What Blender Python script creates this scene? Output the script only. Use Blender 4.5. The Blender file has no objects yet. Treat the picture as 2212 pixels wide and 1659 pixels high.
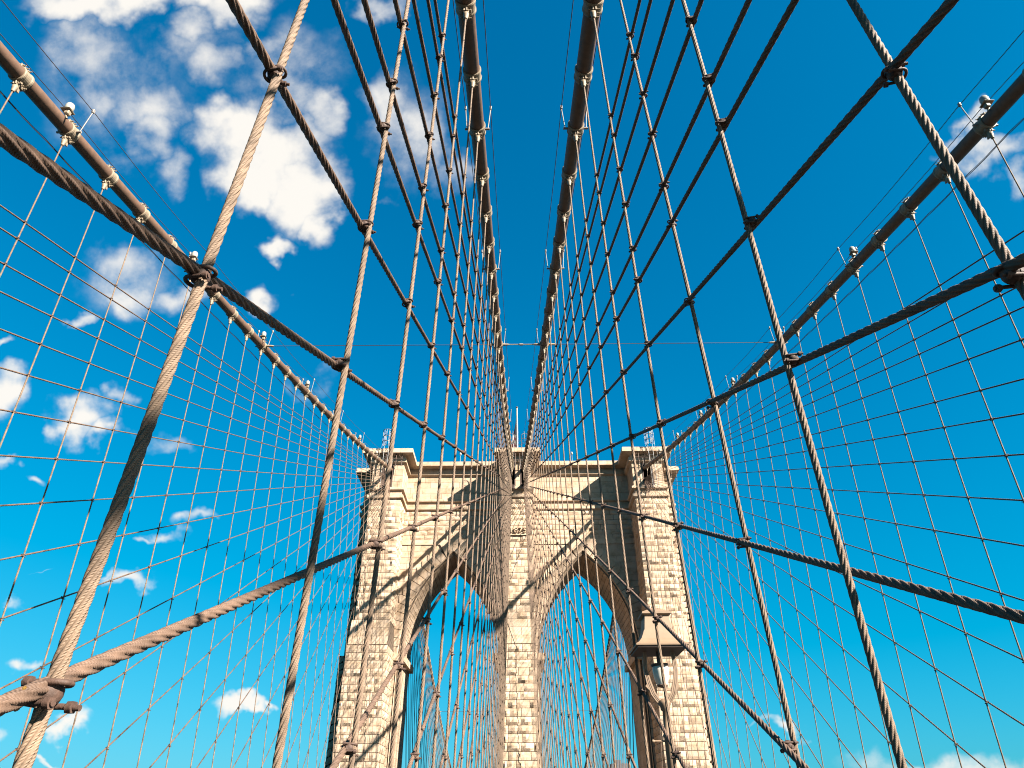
import bpy, math, random
import numpy as np
from mathutils import Vector, Matrix
random.seed(7); rng = np.random.default_rng(7)
C = bpy.context.scene.collection
scene = bpy.context.scene

# ---------------------------------------------------------------- camera
R_ = Vector((0.99997401, 0.00541296, -0.00476188))
U_ = Vector((0.00694692, -0.54685459, 0.83719878))
F_ = Vector((-0.00192767, 0.8372101, 0.54687798))
EYE = Vector((-0.5044, 0.0, 1.65)); FPX = 2589.0
cam_d = bpy.data.cameras.new("camera"); cam = bpy.data.objects.new("camera", cam_d); C.objects.link(cam)
cam_d.sensor_width = 36.0; cam_d.lens = 36.0 * FPX / 4032.0
cam_d.clip_start = 0.05; cam_d.clip_end = 20000
cam.matrix_world = Matrix(((R_.x, U_.x, -F_.x, EYE.x), (R_.y, U_.y, -F_.y, EYE.y), (R_.z, U_.z, -F_.z, EYE.z), (0, 0, 0, 1)))
scene.camera = cam
scene.view_settings.view_transform = 'Standard'; scene.view_settings.look = 'None'
scene.view_settings.gamma = 1.0; scene.view_settings.use_curve_mapping = False
scene.view_settings.exposure = 2.55
scene.cycles.pixel_filter_type = 'BLACKMAN_HARRIS'; scene.cycles.filter_width = 1.05

# ---------------------------------------------------------------- sun and sky
SUN = Vector((6.3, -4.9, 4.75)).normalized()          # direction towards the sun
sl = bpy.data.lights.new("sun", 'SUN'); sl.energy = 5.0; sl.angle = math.radians(0.5); sl.color = (1.0, 0.935, 0.83)
so = bpy.data.objects.new("sun", sl); C.objects.link(so)
so.rotation_euler = SUN.to_track_quat('Z', 'Y').to_euler()
w = bpy.data.worlds.new("World"); scene.world = w; w.use_nodes = True
nt = w.node_tree; nt.nodes.clear()
def N(t, **k):
    n = nt.nodes.new(t)
    for a, b in k.items(): setattr(n, a, b)
    return n
def L(a, b): nt.links.new(a, b)
out = N('ShaderNodeOutputWorld'); bg = N('ShaderNodeBackground'); L(bg.outputs[0], out.inputs[0])
sky = N('ShaderNodeTexSky'); sky.sky_type = 'NISHITA'; sky.sun_disc = False
sky.sun_elevation = math.asin(SUN.z); sky.sun_rotation = math.atan2(SUN.x, SUN.y)
sky.air_density = 1.0; sky.dust_density = 0.6; sky.ozone_density = 2.0
bg.inputs['Strength'].default_value = 0.05
# clouds: fixed places on the sky, found from the view direction of each sky point
geo = N('ShaderNodeTexCoord')
def dotc(v):
    n = N('ShaderNodeVectorMath', operation='DOT_PRODUCT'); L(geo.outputs['Generated'], n.inputs[0]); n.inputs[1].default_value = v; return n.outputs['Value']
def M(op, a, b=None, clamp=False):
    n = N('ShaderNodeMath', operation=op); n.use_clamp = clamp
    for i, v in enumerate((a, b)):
        if v is None: continue
        if isinstance(v, (int, float)): n.inputs[i].default_value = v
        else: L(v, n.inputs[i])
    return n.outputs[0]
# deep polarised blue of the photograph: the sky's own colours, red held back, the pale horizon compressed
spc = N('ShaderNodeSeparateColor'); L(sky.outputs[0], spc.inputs[0])
soft = lambda x, a, k: M('MULTIPLY', M('SUBTRACT', 1.0, M('POWER', 2.71828, M('MULTIPLY', x, -1.0 / k))), a)
ccs = N('ShaderNodeCombineColor')
L(M('MULTIPLY', M('MAXIMUM', M('SUBTRACT', spc.outputs[0], 2.25), 0.0),   .115), ccs.inputs[0])
L(soft(spc.outputs[1], 2.82, 4.6), ccs.inputs[1]); L(soft(spc.outputs[2], 3.66, 3.9), ccs.inputs[2])
dF = M('MAXIMUM', dotc(F_), 0.08)
su = M('DIVIDE', dotc(R_), dF); sv = M('DIVIDE', dotc(U_), dF)
cmb = N('ShaderNodeCombineXYZ'); L(su, cmb.inputs[0]); L(sv, cmb.inputs[1])
nz = N('ShaderNodeTexNoise'); nz.inputs['Scale'].default_value = 6.0; nz.inputs['Detail'].default_value = 9.0; nz.inputs['Roughness'].default_value = 0.56; nz.inputs['Distortion'].default_value = 0.25
L(cmb.outputs[0], nz.inputs['Vector'])
nzb = N('ShaderNodeTexNoise'); nzb.inputs['Scale'].default_value = 26.0; nzb.inputs['Detail'].default_value = 8.0; nzb.inputs['Roughness'].default_value = 0.62
L(cmb.outputs[0], nzb.inputs['Vector'])
wz = N('ShaderNodeTexNoise'); wz.inputs['Scale'].default_value = 14.0; wz.inputs['Detail'].default_value = 4.0
L(cmb.outputs[0], wz.inputs['Vector'])
ws = N('ShaderNodeVectorMath', operation='MULTIPLY_ADD'); L(wz.outputs['Color'], ws.inputs[0]); ws.inputs[1].default_value = (0.12, 0.12, 0); ws.inputs[2].default_value = (-0.06, -0.06, 0)
wp = N('ShaderNodeVectorMath', operation='ADD'); L(cmb.outputs[0], wp.inputs[0]); L(ws.outputs[0], wp.inputs[1])
CL = [(250,180,190,150,.36),(610,150,150,110,.38),(885,300,110,150,.33),(280,620,150,90,.33),(430,90,160,70,.36),(520,285,120,70,.95),(600,330,130,95,1.0),(650,400,85,90,1.0),(700,465,40,55,.8),(470,260,80,55,.9),(560,380,90,60,.9),
 (350,-8,240,50,1.0),(190,5,150,45,.75),(500,5,90,55,.8),(420,55,70,45,.6),
 (200,125,110,90,.55),(225,205,80,70,.55),(330,230,80,70,.6),(330,290,60,60,.55),(370,370,50,60,.45),(280,330,60,50,.35),
 (470,130,70,60,.55),(560,110,70,50,.5),(640,180,80,80,.55),(690,250,50,100,.6),
 (850,235,65,70,.5),(910,290,75,80,.55),(960,360,60,50,.45),(820,10,70,30,.45),(830,440,35,30,.35),
 (590,517,48,24,.85),(572,636,45,30,.85),(165,692,36,18,.6),(265,570,75,60,.55),(290,650,60,50,.55),(400,660,100,42,.6),(680,830,60,40,.4),
 (170,905,72,48,.9),(225,935,50,30,.85),(130,915,40,26,.7),(8,860,52,62,.85),(75,1017,36,14,.6),(0,990,30,18,.5),(245,845,30,26,.5),(360,945,70,26,.45),
 (430,1125,44,20,.6),(355,1155,42,16,.6),(320,1165,24,10,.5),(285,1262,72,22,.75),(240,1250,30,12,.5),(50,1433,42,20,.75),(35,1315,30,12,.5),(95,1245,30,6,.35),
 (540,1535,66,17,.85),(590,1538,28,12,.7),(130,1570,72,26,.9),(160,1580,40,18,.8),(100,1632,42,10,.7),(10,1500,30,16,.6),(10,1590,26,26,.55),(15,728,28,16,.5),
 (2112,262,42,40,.8),(2150,330,80,42,.75),(2060,345,60,28,.55),(2195,385,40,40,.55),(2080,300,40,30,.6),
 (2150,1690,420,60,.55),(1800,1700,330,40,.4),(1685,1578,60,14,.75),(1730,1585,30,8,.6)]
acc = None
k_ = 4032.0 / 2212.0 / FPX
for (cx, cy, rx, ry, s) in CL:
    sb = N('ShaderNodeVectorMath', operation='SUBTRACT'); L(wp.outputs[0], sb.inputs[0]); sb.inputs[1].default_value = ((cx - 1106) * k_, (829.5 - cy) * k_, 0)
    ml = N('ShaderNodeVectorMath', operation='MULTIPLY'); L(sb.outputs[0], ml.inputs[0]); ml.inputs[1].default_value = (1 / (rx * k_ * 1.5), 1 / (ry * k_ * 1.5), 0)
    ln = N('ShaderNodeVectorMath', operation='LENGTH'); L(ml.outputs[0], ln.inputs[0])
    mr = N('ShaderNodeMapRange', interpolation_type='SMOOTHSTEP'); L(ln.outputs['Value'], mr.inputs[0])
    mr.inputs[1].default_value = 0.0; mr.inputs[2].default_value = 1.0; mr.inputs[3].default_value = s; mr.inputs[4].default_value = 0.0
    acc = mr.outputs[0] if acc is None else M('MAXIMUM', acc, mr.outputs[0])
nn = M('ADD', M('MULTIPLY', M('SUBTRACT', nz.outputs['Fac'], 0.5), 1.35), M('MULTIPLY', M('SUBTRACT', nzb.outputs['Fac'], 0.5), 0.40))
gate = N('ShaderNodeMapRange'); L(acc, gate.inputs[0]); gate.inputs[2].default_value = 0.25
dens = M('ADD', acc, M('MULTIPLY', nn, gate.outputs[0]))
al = N('ShaderNodeMapRange', interpolation_type='SMOOTHSTEP'); L(dens, al.inputs[0]); al.inputs[1].default_value = 0.08; al.inputs[2].default_value = 0.84; al.inputs[3].default_value = 0; al.inputs[4].default_value = 0.97
front = N('ShaderNodeMapRange'); L(dotc(F_), front.inputs[0]); front.inputs[1].default_value = 0.1; front.inputs[2].default_value = 0.3
alpha = M('MULTIPLY', al.outputs[0], front.outputs[0])
mx = N('ShaderNodeMix', data_type='RGBA'); L(alpha, mx.inputs[0]); L(ccs.outputs[0], mx.inputs[6]); mx.inputs[7].default_value = (3.5, 3.36, 3.12, 1)
L(mx.outputs[2], bg.inputs['Color'])

# ---------------------------------------------------------------- materials
def mat(name, col, rough=0.7, build=None, metal=0.0, spec=0.3):
    m = bpy.data.materials.new(name); m.use_nodes = True
    n = m.node_tree; b = n.nodes['Principled BSDF']
    b.inputs['Base Color'].default_value = (*col, 1); b.inputs['Roughness'].default_value = rough
    b.inputs['Metallic'].default_value = metal; b.inputs['Specular IOR Level'].default_value = spec
    if build: build(n, b, col)
    return m
def tn(n, t, **k):
    x = n.nodes.new(t)
    for a, b in k.items():
        if a in x.inputs.keys(): x.inputs[a].default_value = b
        else: setattr(x, a, b)
    return x
def noise_col(scale, lo, hi, bump=0.0, bscale=None, detail=6, dist=0.02):
    def f(n, b, col):
        tc = tn(n, 'ShaderNodeTexCoord')
        nz = tn(n, 'ShaderNodeTexNoise', Scale=scale, Detail=detail, Roughness=0.6); n.links.new(tc.outputs['Object'], nz.inputs['Vector'])
        mr = tn(n, 'ShaderNodeMapRange'); n.links.new(nz.outputs['Fac'], mr.inputs[0]); mr.inputs[1].default_value = 0.3; mr.inputs[2].default_value = 0.7; mr.inputs[3].default_value = lo; mr.inputs[4].default_value = hi
        mu = tn(n, 'ShaderNodeVectorMath', operation='SCALE'); mu.inputs[0].default_value = col; n.links.new(mr.outputs[0], mu.inputs['Scale'])
        n.links.new(mu.outputs[0], b.inputs['Base Color'])
        if bump:
            n2 = tn(n, 'ShaderNodeTexNoise', Scale=bscale or scale * 4, Detail=5); n.links.new(tc.outputs['Object'], n2.inputs['Vector'])
            bp = tn(n, 'ShaderNodeBump', Strength=bump, Distance=dist); n.links.new(n2.outputs['Fac'], bp.inputs['Height']); n.links.new(bp.outputs[0], b.inputs['Normal'])
    return f
def rope_build(n, b, col):
    tc = tn(n, 'ShaderNodeTexCoord')
    sp = tn(n, 'ShaderNodeSeparateXYZ'); n.links.new(tc.outputs['UV'], sp.inputs[0])
    a = tn(n, 'ShaderNodeMath', operation='MULTIPLY'); n.links.new(sp.outputs[0], a.inputs[0]); a.inputs[1].default_value = 480.0
    c = tn(n, 'ShaderNodeMath', operation='MULTIPLY'); n.links.new(sp.outputs[1], c.inputs[0]); c.inputs[1].default_value = -12 * 6.2832
    ad = tn(n, 'ShaderNodeMath', operation='ADD'); n.links.new(a.outputs[0], ad.inputs[0]); n.links.new(c.outputs[0], ad.inputs[1])
    si = tn(n, 'ShaderNodeMath', operation='SINE'); n.links.new(ad.outputs[0], si.inputs[0])
    nz = tn(n, 'ShaderNodeTexNoise', Scale=7.0, Detail=6, Roughness=0.65); n.links.new(tc.outputs['Object'], nz.inputs['Vector'])
    mr = tn(n, 'ShaderNodeMapRange'); n.links.new(nz.outputs['Fac'], mr.inputs[0]); mr.inputs[1].default_value = 0.3; mr.inputs[2].default_value = 0.72; mr.inputs[3].default_value = 0.5; mr.inputs[4].default_value = 1.2
    mu = tn(n, 'ShaderNodeVectorMath', operation='SCALE'); mu.inputs[0].default_value = col; n.links.new(mr.outputs[0], mu.inputs['Scale'])
    n.links.new(mu.outputs[0], b.inputs['Base Color'])
    bp = tn(n, 'ShaderNodeBump', Strength=0.5, Distance=0.0022); n.links.new(si.outputs[0], bp.inputs['Height'])
    n2 = tn(n, 'ShaderNodeTexNoise', Scale=60.0, Detail=4); n.links.new(tc.outputs['Object'], n2.inputs['Vector'])
    b2 = tn(n, 'ShaderNodeBump', Strength=0.45, Distance=0.006); n.links.new(n2.outputs['Fac'], b2.inputs['Height']); n.links.new(bp.outputs[0], b2.inputs['Normal']); n.links.new(b2.outputs[0], b.inputs['Normal'])
def stone_build(bumps, dist):
    def f(n, b, col):
        tc = tn(n, 'ShaderNodeTexCoord')
        at = tn(n, 'ShaderNodeAttribute', attribute_name='tint')
        nz = tn(n, 'ShaderNodeTexNoise', Scale=1.1, Detail=9, Roughness=0.68); n.links.new(tc.outputs['Object'], nz.inputs['Vector'])
        cr = tn(n, 'ShaderNodeValToRGB'); n.links.new(nz.outputs['Fac'], cr.inputs[0])
        e = cr.color_ramp.elements; e[0].position = 0.30; e[0].color = (col[0] * .60, col[1] * .53, col[2] * .46, 1); e[1].position = 0.56; e[1].color = (*col, 1)
        x = e.new(0.43); x.color = (col[0] * .88, col[1] * .83, col[2] * .76, 1)
        mu = tn(n, 'ShaderNodeVectorMath', operation='MULTIPLY'); n.links.new(cr.outputs[0], mu.inputs[0]); n.links.new(at.outputs['Color'], mu.inputs[1])
        n.links.new(mu.outputs[0], b.inputs['Base Color'])
        n2 = tn(n, 'ShaderNodeTexNoise', Scale=5.0, Detail=8, Roughness=0.7); n.links.new(tc.outputs['Object'], n2.inputs['Vector'])
        bp = tn(n, 'ShaderNodeBump', Strength=bumps, Distance=dist); n.links.new(n2.outputs['Fac'], bp.inputs['Height']); n.links.new(bp.outputs[0], b.inputs['Normal'])
    return f
STONE = (0.315, 0.232, 0.167)
m_rock = mat('rock_faced_stone', STONE, 0.9, stone_build(0.55, 0.08), spec=0.1)
m_ashlar = mat('dressed_stone', (0.30, 0.222, 0.160), 0.9, stone_build(0.35, 0.03), spec=0.1)
m_core = mat('mortar_core', (0.07, 0.048, 0.032), 0.95, noise_col(2.0, 0.8, 1.2))
m_cable = mat('cable_paint', (0.085, 0.047, 0.029), 0.6, noise_col(5.0, 0.75, 1.15, 0.2, 22, dist=0.01))
m_rope = mat('rope_paint', (0.128, 0.084, 0.054), 0.7, rope_build)
m_stay = mat('stay_paint', (0.098, 0.058, 0.038), 0.7, rope_build)
m_band = mat('band_paint', (0.165, 0.125, 0.083), 0.6, noise_col(9.0, 0.7, 1.1, 0.25, 40, dist=0.01))
m_clamp = mat('clamp_paint', (0.046, 0.025, 0.017), 0.7, noise_col(30.0, 0.6, 1.3, 0.5, 80, dist=0.006))
m_wire = mat('dark_wire', (0.03, 0.02, 0.017), 0.6)
m_post = mat('galvanised_post', (0.15, 0.13, 0.115), 0.5, noise_col(20, 0.8, 1.1))
m_iron = mat('dark_iron', (0.05, 0.032, 0.025), 0.7, noise_col(6, 0.7, 1.3))
m_lamp = mat('lamp_tan_paint', (0.155, 0.102, 0.064), 0.55, noise_col(6, 0.9, 1.06, 0.1, 60, dist=0.004))
m_lampdark = mat('lamp_dark_brown', (0.06, 0.036, 0.026), 0.6, noise_col(6, 0.85, 1.1))  # darker brown for the hood underside, rims, stem and ribs
m_glass = mat('frosted_lamp_glass', (0.42, 0.39, 0.33), 0.25, noise_col(9, 0.9, 1.05), spec=0.6)
m_white = mat('white_lamp_glass', (0.20, 0.19, 0.165), 0.3)
m_alu = mat('aluminium_tube', (0.08, 0.077, 0.074), 0.35, metal=0.3)
m_tag = mat('yellow_brown_tag', (0.11, 0.06, 0.01), 0.5)
m_red = mat('flag_red_shaded', (0.035, 0.004, 0.006), 0.8); m_fwhite = mat('flag_white_shaded', (0.075, 0.065, 0.06), 0.8); m_blue = mat('flag_blue_shaded', (0.003, 0.004, 0.012), 0.8)  # backlit shade put into the flag colours, all three darkened
def plank_build(n, b, col):
    tc = tn(n, 'ShaderNodeTexCoord'); br = tn(n, 'ShaderNodeTexBrick'); n.links.new(tc.outputs['Object'], br.inputs['Vector'])
    br.inputs['Scale'].default_value = 1.0; br.inputs['Brick Width'].default_value = 4.2; br.inputs['Row Height'].default_value = 0.14; br.inputs['Mortar Size'].default_value = 0.006
    br.inputs['Color1'].default_value = (*col, 1); br.inputs['Color2'].default_value = (col[0] * .8, col[1] * .75, col[2] * .7, 1); br.inputs['Mortar'].default_value = (.03, .02, .015, 1)
    n.links.new(br.outputs['Color'], b.inputs['Base Color'])
m_plank = mat('weathered_planks', (0.024, 0.016, 0.011), 0.85, plank_build)
m_asphalt = mat('asphalt', (0.022, 0.02, 0.019), 0.9, noise_col(3, 0.8, 1.2, 0.3, 60, dist=0.01))
m_water = mat('river_water', (0.01, 0.025, 0.03), 0.3, noise_col(0.02, 0.8, 1.2, 0.5, 0.4, dist=0.3), spec=0.2)
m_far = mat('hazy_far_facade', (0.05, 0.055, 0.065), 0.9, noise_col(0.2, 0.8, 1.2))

# ---------------------------------------------------------------- mesh helpers
class MB:
    def __init__(s): s.v = []; s.f = []; s.n = 0; s.sm = []; s.uv = []; s.t = []; s.mi = []; s.useuv = False; s.mat = 0
    def add(s, v, f, smooth=False, uv=None, tint=1.0):
        v = np.asarray(v, float); s.v.append(v)
        for q in f: s.f.append([i + s.n for i in q])
        s.sm += [smooth] * len(f); s.mi += [s.mat] * len(f); s.t += [tint] * len(v)
        if uv is not None: s.useuv = True; s.uv.append(np.asarray(uv, float))
        else: s.uv.append(np.zeros((len(v), 2)))
        s.n += len(v)
    def box(s, a, b, tint=1.0):
        (x0, y0, z0), (x1, y1, z1) = a, b
        s.add([(x0,y0,z0),(x1,y0,z0),(x1,y1,z0),(x0,y1,z0),(x0,y0,z1),(x1,y0,z1),(x1,y1,z1),(x0,y1,z1)],
              [(0,3,2,1),(4,5,6,7),(0,1,5,4),(1,2,6,5),(2,3,7,6),(3,0,4,7)], tint=tint)
    def cbox(s, c, d, bev=0.0):
        # bevelled box round a centre
        hx, hy, hz = d[0] / 2, d[1] / 2, d[2] / 2; b = bev
        rings = [(-hz, hx - b, hy - b), (-hz + b, hx, hy), (hz - b, hx, hy), (hz, hx - b, hy - b)]
        v = []; f = []
        for z, x, y in rings:
            bb = b * .8
            v += [(-x + bb, -y, z), (x - bb, -y, z), (x, -y + bb, z), (x, y - bb, z), (x - bb, y, z), (-x + bb, y, z), (-x, y - bb, z), (-x, -y + bb, z)]
        for r in range(3):
            for i in range(8): f.append((r * 8 + i, r * 8 + (i + 1) % 8, r * 8 + 8 + (i + 1) % 8, r * 8 + 8 + i))
        f.append(tuple(range(7, -1, -1))); f.append(tuple(range(24, 32)))
        s.add(np.array(v) + np.array(c), f)
    def tube(s, pts, r, n=8, cap=True, smooth=True):
        pts = np.asarray(pts, float); m = len(pts); r = np.broadcast_to(np.asarray(r, float), (m,))
        T = np.gradient(pts, axis=0); T /= np.linalg.norm(T, axis=1)[:, None] + 1e-12
        up = np.array([0, 0, 1.]) if abs(T[0, 2]) < .9 else np.array([1., 0, 0])
        a0 = np.cross(T, up); a0 /= np.linalg.norm(a0, axis=1)[:, None] + 1e-12; b0 = np.cross(T, a0)
        th = np.arange(n) * 2 * math.pi / n
        v = pts[:, None] + r[:, None, None] * (np.cos(th)[None, :, None] * a0[:, None] + np.sin(th)[None, :, None] * b0[:, None])
        f = [(i * n + j, i * n + (j + 1) % n, (i + 1) * n + (j + 1) % n, (i + 1) * n + j) for i in range(m - 1) for j in range(n)]
        Ls = np.concatenate([[0], np.cumsum(np.linalg.norm(np.diff(pts, axis=0), axis=1))])
        uv = np.stack(np.broadcast_arrays(Ls[:, None], (np.arange(n) / n)[None]), -1).reshape(-1, 2)
        s.add(v.reshape(-1, 3), f, smooth, uv)
        if cap:
            s.add(v[0], [tuple(range(n))]); s.add(v[-1], [tuple(range(n - 1, -1, -1))])
    def lathe(s, c, prof, n=20, axis=(0, 0, 1), smooth=True):
        c = np.array(c, float); ax = np.array(axis, float); ax /= np.linalg.norm(ax)
        u = np.cross(ax, [1., 0, 0] if abs(ax[0]) < .9 else [0, 1., 0]); u /= np.linalg.norm(u); w2 = np.cross(ax, u)
        th = np.arange(n) * 2 * math.pi / n
        v = np.concatenate([c + ax * z + r * (np.cos(th)[:, None] * u + np.sin(th)[:, None] * w2) for r, z in prof])
        m = len(prof)
        f = [(i * n + j, i * n + (j + 1) % n, (i + 1) * n + (j + 1) % n, (i + 1) * n + j) for i in range(m - 1) for j in range(n)]
        s.add(v, f, smooth)
    def prism(s, poly, y0, y1, tint=1.0):     # poly in x,z; extruded along y
        n = len(poly); v = [(x, y0, z) for x, z in poly] + [(x, y1, z) for x, z in poly]
        f = [tuple(range(n)), tuple(range(2 * n - 1, n - 1, -1))] + [(i, n + i, n + (i + 1) % n, (i + 1) % n) for i in range(n)]
        s.add(v, f, tint=tint)
    def build(s, name, mats, parent=None, tint=False):
        me = bpy.data.meshes.new(name)
        me.from_pydata(np.concatenate(s.v).tolist() if s.v else [], [], s.f)
        if not isinstance(mats, (list, tuple)): mats = [mats]
        for m in mats: me.materials.append(m)
        if s.f:
            me.polygons.foreach_set('use_smooth', s.sm); me.polygons.foreach_set('material_index', s.mi)
            if s.useuv:
                ul = me.uv_layers.new(name='UVMap'); li = np.empty(len(me.loops), int); me.loops.foreach_get('vertex_index', li)
                ul.data.foreach_set('uv', np.concatenate(s.uv)[li].ravel())
            if tint:
                at = me.attributes.new('tint', 'FLOAT_COLOR', 'POINT'); t = np.asarray(s.t, float)
                at.data.foreach_set('color', np.stack([t, t * .97 + .03 * t * t, t * (.9 + .1 * t), np.ones_like(t)], -1).ravel())
        me.update(); o = bpy.data.objects.new(name, me); C.objects.link(o)
        if parent: o.parent = parent
        return o
def thing(name, label, cat, loc=(0, 0, 0), group=None):
    o = bpy.data.objects.new(name, None); C.objects.link(o); o.location = loc; o.empty_display_size = 0.1
    o['label'] = label; o['category'] = cat
    if group: o['group'] = group
    return o
def tag(o, label, cat, group=None):
    o['label'] = label; o['category'] = cat
    if group: o['group'] = group
    return o
def at(px, py, Y):                         # a pixel of the photograph taken to the vertical plane y = Y
    d = F_ + R_ * ((px - 2016) / FPX) - U_ * ((py - 1512) / FPX)
    return EYE + d * (Y / d.y)
ORD = ['zeroth','first','second','third','fourth','fifth','sixth','seventh','eighth','ninth','tenth','eleventh','twelfth','thirteenth','fourteenth','fifteenth','sixteenth','seventeenth','eighteenth','nineteenth']
def ordw(n):
    if n < 20: return ORD[n]
    t = {2: 'twent', 3: 'thirt', 4: 'fort'}[n // 10]
    return t + 'ieth' if n % 10 == 0 else t + 'y-' + ORD[n % 10]
eye_np = np.array(EYE)

# ---------------------------------------------------------------- bridge geometry
S = 2.286; Y1 = 1.0472 * S; ZD = -2.92; YT = 88.35
def zatt(y): return 17.313 + .20734 * y + .000906 * y * y        # where the suspender sockets hang
def zaxis(y):
    y = np.asarray(y, float); t = y - 88.3
    return np.where(y <= 88.3, zatt(y) + .60, 43.285 - .385 * t + .0008 * t * t)
def xcab(pl, y):
    y = np.asarray(y, float); yn = np.minimum(y, 88.3)
    if pl < 2: x = 1.846 - .01402 * yn; x = np.where(y > 88.3, x + .012 * (y - 88.3), x)
    else: x = 15.2 + .0137 * yn + .0001 * yn * yn
    return x * (-1 if pl in (0, 2) else 1)
XD = {0: -2.154, 1: 2.013, 2: -13.886, 3: 13.898}
ADJ = {0: {1: (-2.237, .077, .051), 2: (-2.035, -.087, -.028), 3: (-2.13, 0, 0)}, 1: {1: (2.211, -.083, .087), 2: (1.877, .077, -.039), 3: (2.25, -.06, .02)}}
def adj(pl, k):
    d = ADJ.get(pl, {})
    f = lambda kk: d.get(max(kk, 1), (XD[pl], 0, 0))
    k0 = math.floor(k); t = k - k0; a, b = f(k0), f(k0 + 1)
    return tuple(a[i] * (1 - t) + b[i] * t for i in range(3))
def ysus(k): return Y1 + (k - 1) * S
def xstay(pl, y, z):
    xt = float(xcab(pl, y)); zc = float(zatt(y)); return xt + (XD[pl] - xt) * (zc - z) / (zc - ZD)
def xsurf(pl, y, z):
    k = (y - Y1) / S + 1; xd, dx, dy = adj(pl, k); xt = float(xcab(pl, y)) + dx; zc = float(zatt(y))
    return xt + (xd - xt) * (zc - z) / (zc - ZD)
SAD = {0: (83.08, 39.40), 1: (83.08, 39.40), 2: (81.67, 39.44), 3: (81.67, 39.44)}
HIT = {0: [-19.73, -18.14, -15.74, -13.65, -11.47, -10.15, -7.91, -5.74, -3.60, -1.5, .55], 2: [-19.37, -17.77, -15.52, -13.69, -11.56, -9.54, -7.51, -5.48, -3.45, -1.46, .52, 2.61, 4.54, 6.59], 3: [-18.7, -16.88, -14.9, -13.37, -11.4, -9.13, -7.31, -5.34, -3.29, -1.44, .59, 2.6, 4.57]}
HIT[1] = list(HIT[0])
for p in HIT:
    while HIT[p][-1] < 29: HIT[p].append(HIT[p][-1] + 2.04)
PLN = {0: 'left inner', 1: 'right inner', 2: 'far left outer', 3: 'far right outer'}

def rope_section(n, r):
    th = np.arange(n) * 2 * math.pi / n
    ph = (th % (math.pi / 3)) - math.pi / 6
    a = 2 / 3 * np.cos(ph) + np.sqrt(np.maximum(1 / 9 - (2 / 3 * np.sin(ph)) ** 2, 0))
    return th, r * np.maximum(a, .70)
def rope(mb, fn, length, r, lay=0.36, hand=1):
    """wire rope along fn(s); strands are modelled where the rope is near the eye"""
    s = 0.0; segs = []
    def cls(p):
        d = np.linalg.norm(p - eye_np)
        return 0 if d < 7 else 1 if d < 15 else 2 if d < 30 else 3
    steps = (0.024, 0.04, 0.07, 2.5); ns = (42, 24, 18, 7)
    cur = cls(fn(0.0)); ss = [0.0]
    while s < length - 1e-6:
        s = min(length, s + steps[cur]); ss.append(s); c = cls(fn(s))
        if c != cur or s >= length - 1e-6:
            segs.append((cur, ss)); cur = c; ss = [s]
    for c, ss in segs:
        if len(ss) < 2: continue
        p = np.array([fn(t) for t in ss]); n = ns[c]
        T = np.gradient(p, axis=0); T /= np.linalg.norm(T, axis=1)[:, None]
        a = np.cross(T, [1., 0.02, 0.03]); a /= np.linalg.norm(a, axis=1)[:, None]; b = np.cross(T, a)
        if c < 3: th, rad = rope_section(n, r)
        else: th = np.arange(n) * 2 * math.pi / n; rad = np.full(n, r * .84)
        ang = th[None] + (hand * 2 * math.pi * np.array(ss) / lay)[:, None] * (1 if c < 3 else 0)
        v = p[:, None] + rad[None, :, None] * (np.cos(ang)[..., None] * a[:, None] + np.sin(ang)[..., None] * b[:, None])
        m = len(ss); i = np.arange(m - 1)[:, None] * n; j = np.arange(n)[None]; j2 = (j + 1) % n
        f = np.stack([i + j, i + j2, i + n + j2, i + n + j], -1).reshape(-1, 4).tolist()
        uv = np.stack(np.broadcast_arrays(np.array(ss)[:, None], (np.arange(n) / n)[None]), -1).reshape(-1, 2)
        mb.add(v.reshape(-1, 3), f, True, uv)
def straight(a, b):
    a = np.array(a, float); b = np.array(b, float); Ln = np.linalg.norm(b - a); d = (b - a) / Ln
    return (lambda s: a + d * s), Ln

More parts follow.
